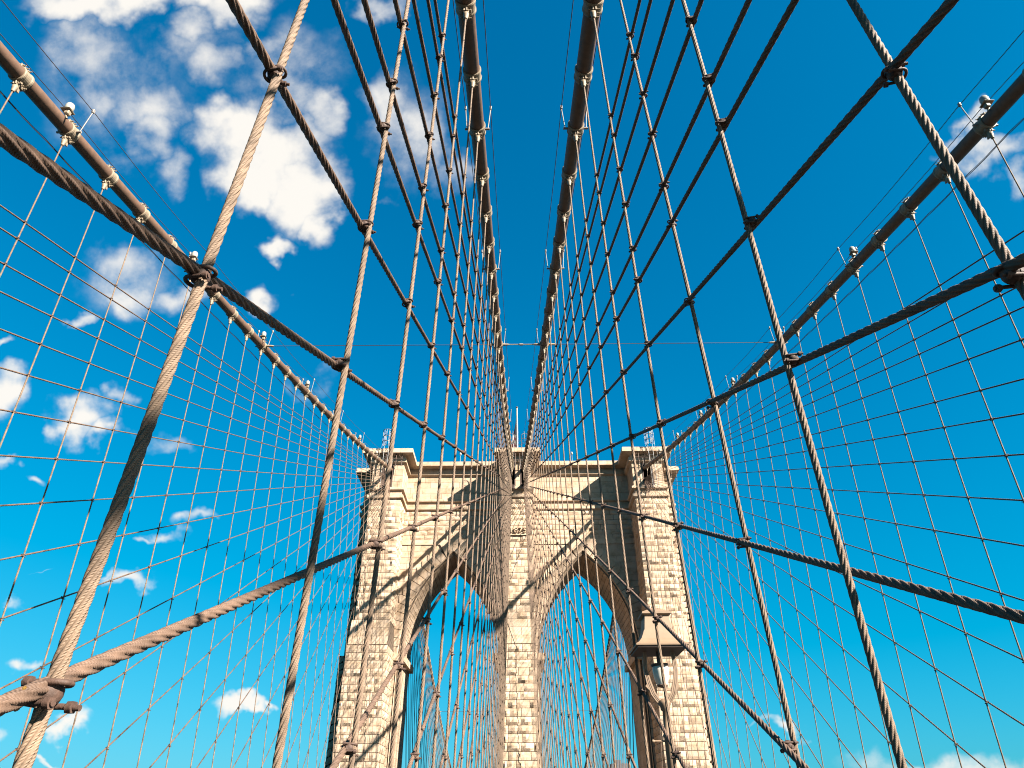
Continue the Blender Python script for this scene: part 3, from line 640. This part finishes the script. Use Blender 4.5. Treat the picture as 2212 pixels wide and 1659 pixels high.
# facing stones of the wall front
def wl(zbase, Rr):
    def f(v0, v1):
        zm = zbase + (v0 + v1) / 2; h = halfw(zm, Rr)
        if h <= 0: return [(0, 2 * PX0)]
        sp = [(PX0 + a, PX0 + b) for a, b in ((-PX0, -XM - h), (-XM + h, XM - h), (XM + h, PX0))]
        return sp
    return f
blocks(ash, (-PX0, YW, -2), X, Z, 2 * PX0, 19.7, .88, (1.0, 2.2), .02, gap=.034, limits=lambda a, b: [(0, PX0 - 14.85), (PX0 - 2.05, PX0 + 2.05), (PX0 + 14.85, 2 * PX0)], seed=91)
blocks(ash, (-PX0, YW, ZS), X, Z, 2 * PX0, 31.3 - ZS, .80, (1.3, 3.2), .02, gap=.034, limits=wl(ZS, AR + 1.72), seed=92)
blocks(rock, (-PX0, YW, 32.0), X, Z, 2 * PX0, 36.05 - 32.0, .67, (1.0, 2.6), .10, seed=93)
blocks(ash, (-PX0, YW, 36.65), X, Z, 2 * PX0, .60, .6, (1.4, 2.6), .012, gap=.03, seed=94)
blocks(ash, (-PX0, YW, 37.75), X, Z, 2 * PX0, 3.4, .85, (1.2, 2.6), .02, gap=.03, seed=95)
# projecting band over the arches, broken by the keystones
for a, b in ((-PX0 + .02, -XM - 1.0), (-XM + 1.0, -1.8), (1.8, XM - 1.0), (XM + 1.0, PX0 - .02)):
    ash.box((a, YW - .12, 31.33), (b, YW + .1, 32.0), 1.05)
wall = loc(rock).build('arch_wall', m_rock, tower, tint=True); loc(ash).build('dressed_facing', m_ashlar, wall, tint=True); loc(core).build('mortar_core', m_core, wall)
# arch rings with stepped voussoirs, splayed edge, soffits and jambs
for sx in (-1, 1):
    vo = MB(); so_ = MB(); c0 = sx * XM; ang_a = math.acos(AC / AR); ang_o = math.asin((ZA - ZS) / AR)
    nvs = 15
    def arcp(a, R, side): return (c0 + side * (R * math.cos(a) - AC), ZS + R * math.sin(a))
    rr = np.random.default_rng(5)
    for side in (-1, 1):
        for i in range(nvs - 1):
            a0 = ang_a * (i + .035) / nvs; a1 = ang_a * (i + .965) / nvs
            l0 = 1.75; l1 = 1.75
            p1, p2 = arcp(a0, AR + .28, side), arcp(a1, AR + .28, side); p3, p4 = arcp(a1, AR + l1, side), arcp(a0, AR + l0, side); q = (p4[0], p3[1])
            poly = [p1, p2, p3] + ([q] if abs(q[0] - p3[0]) > .05 else []) + [p4]
            if side > 0: poly = poly[::-1]
            vo.prism(poly, YW - .12, YW + .1, rr.uniform(.82, 1.1))
        # keystone half
        a0 = ang_a * (nvs - 1 + .03) / nvs
        k1, k2 = arcp(a0, AR + .28, side), arcp(a0, AR + 1.75, side)
        ap = ZA + .45
        poly = [k1, (c0, ap), (c0, ap + 1.95), (c0 + side * 1.0, 33.4), (c0 + side * 1.0, 32.0), (k2[0], max(k2[1], 31.4))]
        poly = [p for j, p in enumerate(poly)]
        if side < 0: poly = poly[::-1]
        vo.prism([(c0 + (x - c0) * 1.0, z) for x, z in poly], YW - .20, YW + .1, 1.0)
        # splay and soffit, stone by stone
        for i in range(24):
            a0 = ang_o * i / 24 + .0015; a1 = ang_o * (i + 1) / 24 - .0015
            A0, A1 = arcp(a0, AR + .28, side), arcp(a1, AR + .28, side); B0, B1 = arcp(a0, AR, side), arcp(a1, AR, side)
            tnt = rr.uniform(.82, 1.08)
            q4 = [(A0[0], YW - .07, A0[1]), (B0[0], YW + .42, B0[1]), (B1[0], YW + .42, B1[1]), (A1[0], YW - .07, A1[1])]
            so_.add(q4, [(0, 1, 2, 3) if side < 0 else (3, 2, 1, 0)], tint=tnt)
            ycut = [YW + .42] + list(np.cumsum(rr.uniform(1.1, 1.9, 4)) + YW + .42) + [YR]
            for y0, y1 in zip(ycut[:-1], ycut[1:]):
                t2 = rr.uniform(.78, 1.08)
                so_.add([(B0[0], y0 + .006, B0[1]), (B0[0], y1 - .006, B0[1]), (B1[0], y1 - .006, B1[1]), (B1[0], y0 + .006, B1[1])], [(0, 1, 2, 3) if side < 0 else (3, 2, 1, 0)], tint=t2)
    for side in (-1, 1):
        xj = c0 + side * 6.0
        nr = 24
        for i in range(nr):
            z0 = -2 + 19.7 * i / nr + .007; z1 = -2 + 19.7 * (i + 1) / nr - .007
            so_.add([(xj + side * .28, YW - .03, z0), (xj, YW + .42, z0), (xj, YW + .42, z1), (xj + side * .28, YW - .03, z1)], [(0, 1, 2, 3) if side < 0 else (3, 2, 1, 0)], tint=rr.uniform(.82, 1.08))
            ycut = [YW + .42] + list(np.cumsum(rr.uniform(1.2, 1.9, 4)) + YW + .42) + [YR]
            for y0, y1 in zip(ycut[:-1], ycut[1:]):
                so_.add([(xj, y0 + .006, z0), (xj, y1 - .006, z0), (xj, y1 - .006, z1), (xj, y0 + .006, z1)], [(0, 1, 2, 3) if side < 0 else (3, 2, 1, 0)], tint=rr.uniform(.8, 1.08))
        # backing just behind the joints
        so_.add([(xj + side * .03, YW + .4, -2), (xj + side * .03, YR, -2), (xj + side * .03, YR, ZS), (xj + side * .03, YW + .4, ZS)], [(0, 1, 2, 3) if side < 0 else (3, 2, 1, 0)], tint=.25)
        im = MB(); xa, xb = sorted((xj + side * 1.05, xj - side * .62))
        im.box((xa, YW - .55, 17.0), (xb, YW + .5, 17.75)); xa, xb = sorted((xj + side * .02, xj - side * .62)); im.box((xa, YW + .503, 17.0), (xb, YR, 17.75))
        loc(im).build('impost', m_ashlar, tower, tint=True)
    av = loc(vo).build('voussoir_ring', m_ashlar, tower, tint=True); loc(so_).build('soffit', m_ashlar, av, tint=True)

# mouldings that run right round the tower
OUT = [(-21.6,86),(-PX1,86),(-PX1,80),(-PX0,80),(-PX0,84.1),(-1.75,84.1),(-1.75,80),(1.75,80),(1.75,84.1),(PX0,84.1),(PX0,80),(PX1,80),(PX1,86),(21.6,86),(21.6,90.7),(PX1,90.7),(PX1,96.7),(PX0,96.7),(PX0,92.6),(1.75,92.6),(1.75,96.7),(-1.75,96.7),(-1.75,92.6),(-PX0,92.6),(-PX0,96.7),(-PX1,96.7),(-PX1,90.7),(-21.6,90.7)]
def offset(poly, d):
    n = len(poly); r = []
    for i in range(n):
        p0, p1, p2 = poly[i - 1], poly[i], poly[(i + 1) % n]
        def nrm(a, b):
            l = math.hypot(b[0] - a[0], b[1] - a[1]); return ((b[1] - a[1]) / l, -(b[0] - a[0]) / l)
        n1, n2 = nrm(p0, p1), nrm(p1, p2); r.append((p1[0] + (n1[0] + n2[0]) * d, p1[1] + (n1[1] + n2[1]) * d))
    return r
def mould(name, prof, cap=True):
    mb = MB(); n = len(OUT); rr = np.random.default_rng(3)
    rings = [[(x, y, z) for x, y in offset(OUT, p)] for p, z in prof]
    # cut into stones along every straight run
    for (ra, rb) in zip(rings[:-1], rings[1:]):
        for i in range(n):
            j = (i + 1) % n; a0, a1, b0, b1 = map(np.array, (ra[i], ra[j], rb[i], rb[j])); Ln = np.linalg.norm(a1 - a0); m = max(1, int(round(Ln / 1.7))); g = .008 / max(Ln, .1)
            for q in range(m):
                t0, t1 = q / m + (g if q else 0), (q + 1) / m - (g if q < m - 1 else 0)
                r2 = np.random.default_rng(i * 97 + q * 7); mb.add([a0 + (a1 - a0) * t0, a0 + (a1 - a0) * t1, b0 + (b1 - b0) * t1, b0 + (b1 - b0) * t0], [(0, 1, 2, 3)], tint=r2.uniform(.88, 1.1))
    inn = [[(x, y, z) for x, y in offset(OUT, p - .03)] for p, z in prof]
    if cap: mb.add(rings[-1], [tuple(range(n))], tint=.9)
    return loc(mb).build(name, m_ashlar, tower, tint=True)
mould('string_course', [(-.05, 36.03), (.28, 36.18), (.30, 36.22), (.30, 36.60), (-.05, 36.68)], False)
mould('string_course', [(-.05, 37.20), (.30, 37.30), (.33, 37.34), (.33, 37.58), (.10, 37.74), (-.05, 37.76)], False)
mould('cornice', [(-.05, 41.08), (.30, 41.24), (.36, 41.28), (.36, 41.80), (.16, 41.86), (.16, 42.17), (1.22, 42.22), (1.30, 42.24), (1.30, 42.58), (1.24, 42.62), (1.24, 42.88)])

# ---------------------------------------------------------------- things on top of the tower
def cage(cx, cy, r, h, label, n=7):
    t = thing('ladder_cage', label, 'ladder cage', (cx, cy, ZC), 'ladder cages on the tower top')
    m1 = MB()
    for z in (h * .3, h * .62, h): m1.tube(arc((0, 0, z), r, -math.pi, 0, (1, 0, 0), (0, 1, 0), 12), .045, 6)
    m1.build('hoop', m_alu, t)
    m2 = MB()
    for q in range(n): a = -math.pi * q / (n - 1); m2.tube([(r * math.cos(a), r * math.sin(a), 0), (r * math.cos(a), r * math.sin(a), h)], .028, 5)
    m2.build('upright_bar', m_alu, t)
    m3 = MB()
    for s_ in (-1, 1): m3.tube([(s_ * .3, .05, -6), (s_ * .3, .05, h)], .04, 6)
    for q in range(12): m3.tube([(-.3, .05, -5.5 + q * .6), (.3, .05, -5.5 + q * .6)], .025, 5)
    m3.build('ladder', m_alu, t)
cage(17.8, 78.5, .62, 2.5, 'aluminium ladder cage standing on the right pier of the tower')
cage(-17.6, 78.5, .62, 2.5, 'aluminium ladder cage standing on the left pier of the tower')
for cx, nm in ((-.95, 'left'), (.98, 'right')):
    t = thing('hoop_rail', f'white hooped rail on the middle pier, {nm} of the flagpole', 'handrail', (cx, 79.2, ZC), 'hooped rails on the middle pier')
    m1 = MB(); m1.tube([(-.42, 0, 0), (-.42, 0, 2.0)] + arc((0, 0, 2.0), .42, math.pi, 0, (1, 0, 0), (0, 0, 1), 9) + [(.42, 0, 2.0), (.42, 0, 0)], .05, 6); m1.build('hoop', m_alu, t)
    m2 = MB(); m2.tube([(-.42, 0, .9), (.42, 0, .9)], .035, 5); m2.tube([(-.42, 0, 1.6), (.42, 0, 1.6)], .035, 5); m2.build('crossbar', m_alu, t)
t = thing('top_railing', 'low aluminium rail crossing in front of the flagpole', 'handrail', (0, 79.4, ZC)); m1 = MB()
for z in (.75, 1.35): m1.tube([(-.55, 0, z), (.58, 0, z)], .04, 6)
m1.build('rail', m_alu, t)
# flagpole and hanging flag
t = thing('flagpole', 'white flagpole rising from the middle of the tower top', 'flagpole', (.03, 88, ZC - .7))
m1 = MB(); m1.tube([(0, 0, 0), (0, 0, 12.4)], [.17, .12], 12); m1.build('pole', m_white, t); m2 = MB(); m2.lathe((0, 0, 12.4), [(0, 0), (.14, .02), (.19, .14), (.14, .27), (0, .32)], 12); m2.build('finial', m_iron, t)
fm = MB(); nu, nv = 26, 60; zt, hh = 52.6, 7.6
def flagp(u, v):
    # u across the fly, v down the drape: hangs limp in folds, sliding to the left and down
    fold = .26 * math.sin(u * 11 + v * 1.5) * (.3 + .7 * v)
    x = -.12 - (.18 + 1.35 * min(1, v * 1.25) * (1 - .55 * max(0, v - .75) / .25)) * u * (.62 + .1 * math.sin(v * 5)); y = fold
    z = -hh * v * (.80 + .20 * u) - 1.1 * u * (1 - v)
    return (x, y, z)
v_ = [flagp(i / (nu - 1), j / (nv - 1)) for j in range(nv) for i in range(nu)]
for j in range(nv - 1):
    for i in range(nu - 1):
        st = (j / nv * 7.6 + i / nu * 1.6)
        fm.f.append([j * nu + i, j * nu + i + 1, (j + 1) * nu + i + 1, (j + 1) * nu + i]); fm.sm.append(True)
        fm.mi.append(2 if j < nv * .42 and i < nu * .95 and st < 3.3 else (0 if int(st * 1.55) % 2 == 0 else 1))
fm.v = [np.array(v_)]; fm.n = len(v_); fm.uv = [np.zeros((len(v_), 2))]; fm.t = [1.0] * len(v_)
o = fm.build('flag', [m_red, m_fwhite, m_blue]); o.location = (.0, 87.9, zt); tag(o, 'limp striped red and white flag with blue corner hanging from the pole', 'flag')
so2 = o.modifiers.new('thickness', 'SOLIDIFY'); so2.thickness = .012
for (px, py, nm) in ((1813, 1793, 'left'), (2252, 1790, 'right')):
    p = at(px, py, 82.9); t = thing('parapet_light', f'small white light on a stalk above the {nm} half of the tower wall', 'lamp', (p.x, 82.95, ZC), 'small lights on the wall top')
    m1 = MB(); m1.lathe((0, 0, 1.0), [(0, 0), (.13, .05), (.16, .22), (.1, .4), (0, .48)], 12); m1.build('globe', m_white, t); m2 = MB(); m2.tube([(0, 0, 0), (0, 0, 1.0)], .035, 6); m2.build('stalk', m_post, t)
# slim access platforms and brackets beside the cable ends
for sx, nm in ((-1, 'left'), (1, 'right')):
    t = thing('cable_gantry', f'rusty steel gantry above the cable opening of the {nm} pier', 'gantry', (sx * 16.6, 79.2, 40), 'steel gantries at the cable openings'); m1 = MB(); m2 = MB()
    for dx in (-1.0, -.45, .35, 1.1): m1.tube([(dx, -.2 + .1 * dx, .4), (dx, -.2 + .1 * dx, 2.6)], .06, 6)
    m1.build('post', m_clamp, t)
    m2.tube([(-1.2, -.35, 2.55), (1.3, -.15, 2.55)], .05, 6); m2.tube([(-1.2, -.35, 1.4), (1.3, -.15, 1.4)], .05, 6); m2.tube([(-1.2, -.35, 1.4), (-.2, -.25, 2.55)], .03, 5); m2.tube([(.2, -.25, 2.55), (1.2, -.15, 1.4)], .03, 5)
    m2.build('rail', m_clamp, t)
t = thing('cable_gantry', 'rusty steel gantry between the two middle cable openings', 'gantry', (0, 78.9, 40), 'steel gantries at the cable openings'); m1 = MB(); m2 = MB()
for dx in (-1.7, -1.25, -.3, .28, .9, 1.5): m1.tube([(dx, 0, .2), (dx, 0, 2.9)], .055, 6)
m1.build('post', m_clamp, t)
for z in (2.6, 1.1): m2.tube([(-1.8, 0, z), (1.7, 0, z)], .05, 6)
m2.tube([(-1.0, 0, 2.0), (-.2, 0, 2.9)], .04, 5); m2.tube([(.4, 0, 2.2), (1.0, 0, 2.9)], .04, 5); m2.build('rail', m_clamp, t)

# ---------------------------------------------------------------- promenade lamp at lower right
YLAMP = 13.3
pz = lambda py, px=2600: at(px, py, YLAMP).z
pxx = at(2592, 2565, YLAMP).x; pxb = at(2647, 3024, YLAMP).x; LX = (pxx + pxb) / 2
lamp = thing('promenade_lamp', 'tan street lamp with square flared hood and frosted glass bell', 'street lamp', (LX, YLAMP, 0))
zb, zt2, zc = pz(2556), pz(2492), pz(2424); zg0, zg1, zj = pz(2700), pz(2622), pz(2772)
hw2 = 0.49
hood = MB()
prof = [(hw2 * .995, zb - .015), (hw2 * 1.0, zb + .012), (hw2 * .86, zb + (zt2 - zb) * .18), (hw2 * .72, zb + (zt2 - zb) * .45), (hw2 * .63, zb + (zt2 - zb) * .75), (hw2 * .565, zt2)]
def sqloft(mb, prof, lo=True, hi=True):
    v = []; f = []
    for h, z in prof: v += [(-h, -h, z), (h, -h, z), (h, h, z), (-h, h, z)]
    for i in range(len(prof) - 1):
        for j in range(4): f.append((i * 4 + j, i * 4 + (j + 1) % 4, i * 4 + 4 + (j + 1) % 4, i * 4 + 4 + j))
    if lo: f.append((3, 2, 1, 0))
    if hi: n = len(prof) * 4; f.append((n - 4, n - 3, n - 2, n - 1))
    mb.add(v, f)
sqloft(hood, prof); hood.build('hood', m_lamp, lamp)
ch = MB(); sqloft(ch, [(.265, zt2 + .002), (.225, zt2 + (zc - zt2) * .85), (.235, zt2 + (zc - zt2) * .86), (.28, zc - .02), (.28, zc + .01), (.03, zc + .14)]); ch.build('vent_stack', m_lamp, lamp)
un_ = MB(); un_.box((-hw2 * .93, -hw2 * .93, zb - .05), (hw2 * .93, hw2 * .93, zb - .017)); un_.build('hood_underside', m_lampdark, lamp)  # thin slab in the darker brown closing the hood from below
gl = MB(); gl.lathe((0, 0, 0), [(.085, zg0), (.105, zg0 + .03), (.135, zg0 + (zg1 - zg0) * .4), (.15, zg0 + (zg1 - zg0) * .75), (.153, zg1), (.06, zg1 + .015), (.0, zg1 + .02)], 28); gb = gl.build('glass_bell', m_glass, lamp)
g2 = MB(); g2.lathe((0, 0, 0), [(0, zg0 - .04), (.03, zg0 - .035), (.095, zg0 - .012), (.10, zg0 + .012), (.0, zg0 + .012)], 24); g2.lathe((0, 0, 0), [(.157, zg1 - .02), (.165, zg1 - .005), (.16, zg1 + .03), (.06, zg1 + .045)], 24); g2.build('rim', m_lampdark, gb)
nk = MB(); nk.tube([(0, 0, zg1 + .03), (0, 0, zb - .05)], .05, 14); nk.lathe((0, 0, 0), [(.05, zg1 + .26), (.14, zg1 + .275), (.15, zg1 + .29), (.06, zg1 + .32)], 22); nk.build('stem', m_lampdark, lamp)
for sx in (-1, 1):
    # harp arm: a flat moulded bar from the pole head out and up to the hood
    ctr = [(.05, zj - .01), (.12, zj + .07), (.185, zj + .17), (.245, zj + .36), (.285, zj + .58), (.28, zj + .76), (.265, zj + .88), (.255, zj + .96), (.25, zb - .02)]
    wd = [.035, .042, .045, .046, .034, .040, .030, .045, .045]
    lf = []; rt = []
    for i, (x, z) in enumerate(ctr):
        a = ctr[max(i - 1, 0)]; b = ctr[min(i + 1, len(ctr) - 1)]; dx, dz = b[0] - a[0], b[1] - a[1]; l = math.hypot(dx, dz); nx, nz2 = dz / l, -dx / l
        lf.append((sx * (x + nx * wd[i]), z + nz2 * wd[i])); rt.append((sx * (x - nx * wd[i]), z - nz2 * wd[i]))
    am = MB()
    for i in range(len(ctr) - 1):
        q = [rt[i], lf[i], lf[i + 1], rt[i + 1]]; q = q if sx > 0 else q[::-1]; am.prism(q, -.028, .028)
    for (bx, bz) in ((.305, zj + .30), (.325, zj + .66)): am.prism([(sx * (bx - .05), bz - .07), (sx * (bx + .015), bz), (sx * (bx - .05), bz + .07)][::(1 if sx > 0 else -1)], -.026, .026)
    arm = am.build('harp_arm', m_lamp, lamp)
    rb = MB()
    for off_ in (-.3, .3): rb.tube([(sx * (x), -.032, z) if False else (lf[i][0] * (.5 + off_ / 2) + rt[i][0] * (.5 - off_ / 2), -.03, lf[i][1] * (.5 + off_ / 2) + rt[i][1] * (.5 - off_ / 2)) for i, (x, z) in enumerate(ctr)], .0035, 5)
    rb.build('rib', m_lampdark, arm)
po = MB(); po.lathe((0, 0, 0), [(.20, 0), (.20, .25), (.15, .30), (.105, .45), (.088, 1.1), (.076, zj - .55), (.095, zj - .53), (.095, zj - .50), (.07, zj - .48), (.055, zj - .12), (.085, zj - .10), (.085, zj - .05), (.12, zj + .0), (.10, zj + .05), (.05, zj + .08), (0, zj + .09)], 20); po.build('pole', m_lamp, lamp)
cb = MB(); cb.tube([(-.28, 0, zj - .60), (.02, 0, zj - .60)], .017, 6); cb.lathe((-.28, 0, zj - .60), [(.02, -.02), (.03, 0), (.02, .02)], 8, axis=(1, 0, 0)); cb.build('ladder_rest', m_lamp, lamp)

# ---------------------------------------------------------------- decks, river and a far building
def slab(name, a, b, m):
    mb = MB(); mb.box(a, b); o = mb.build(name, m); o['kind'] = 'structure'; return o
slab('promenade', (-2.0, -60, -.15), (1.9, 260, 0), m_plank)
slab('roadway_left', (-13.6, -60, -5.2), (-2.6, 260, -5.0), m_asphalt); slab('roadway_right', (2.6, -60, -5.2), (13.6, 260, -5.0), m_asphalt)
wb = MB(); wb.add([(-6000, -6000, -42), (6000, -6000, -42), (6000, 9000, -42), (-6000, 9000, -42)], [(0, 1, 2, 3)]); o = wb.build('river', m_water); o['kind'] = 'structure'
p = at(2440, 3006, 1400.0)
t = thing('far_building', 'tiny hazy block with roof mast low inside the right arch', 'building', (p.x, 1400, -40)); hz = p.z + 40
b1 = MB(); b1.box((-15, 0, 0), (15, 30, hz)); b1.build('wall', m_far, t); b2 = MB(); b2.box((-6, 5, hz), (4, 15, hz + 6)); b2.tube([(8, 8, hz), (8, 8, hz + 16)], .5, 6); b2.build('roof_plant', m_far, t)
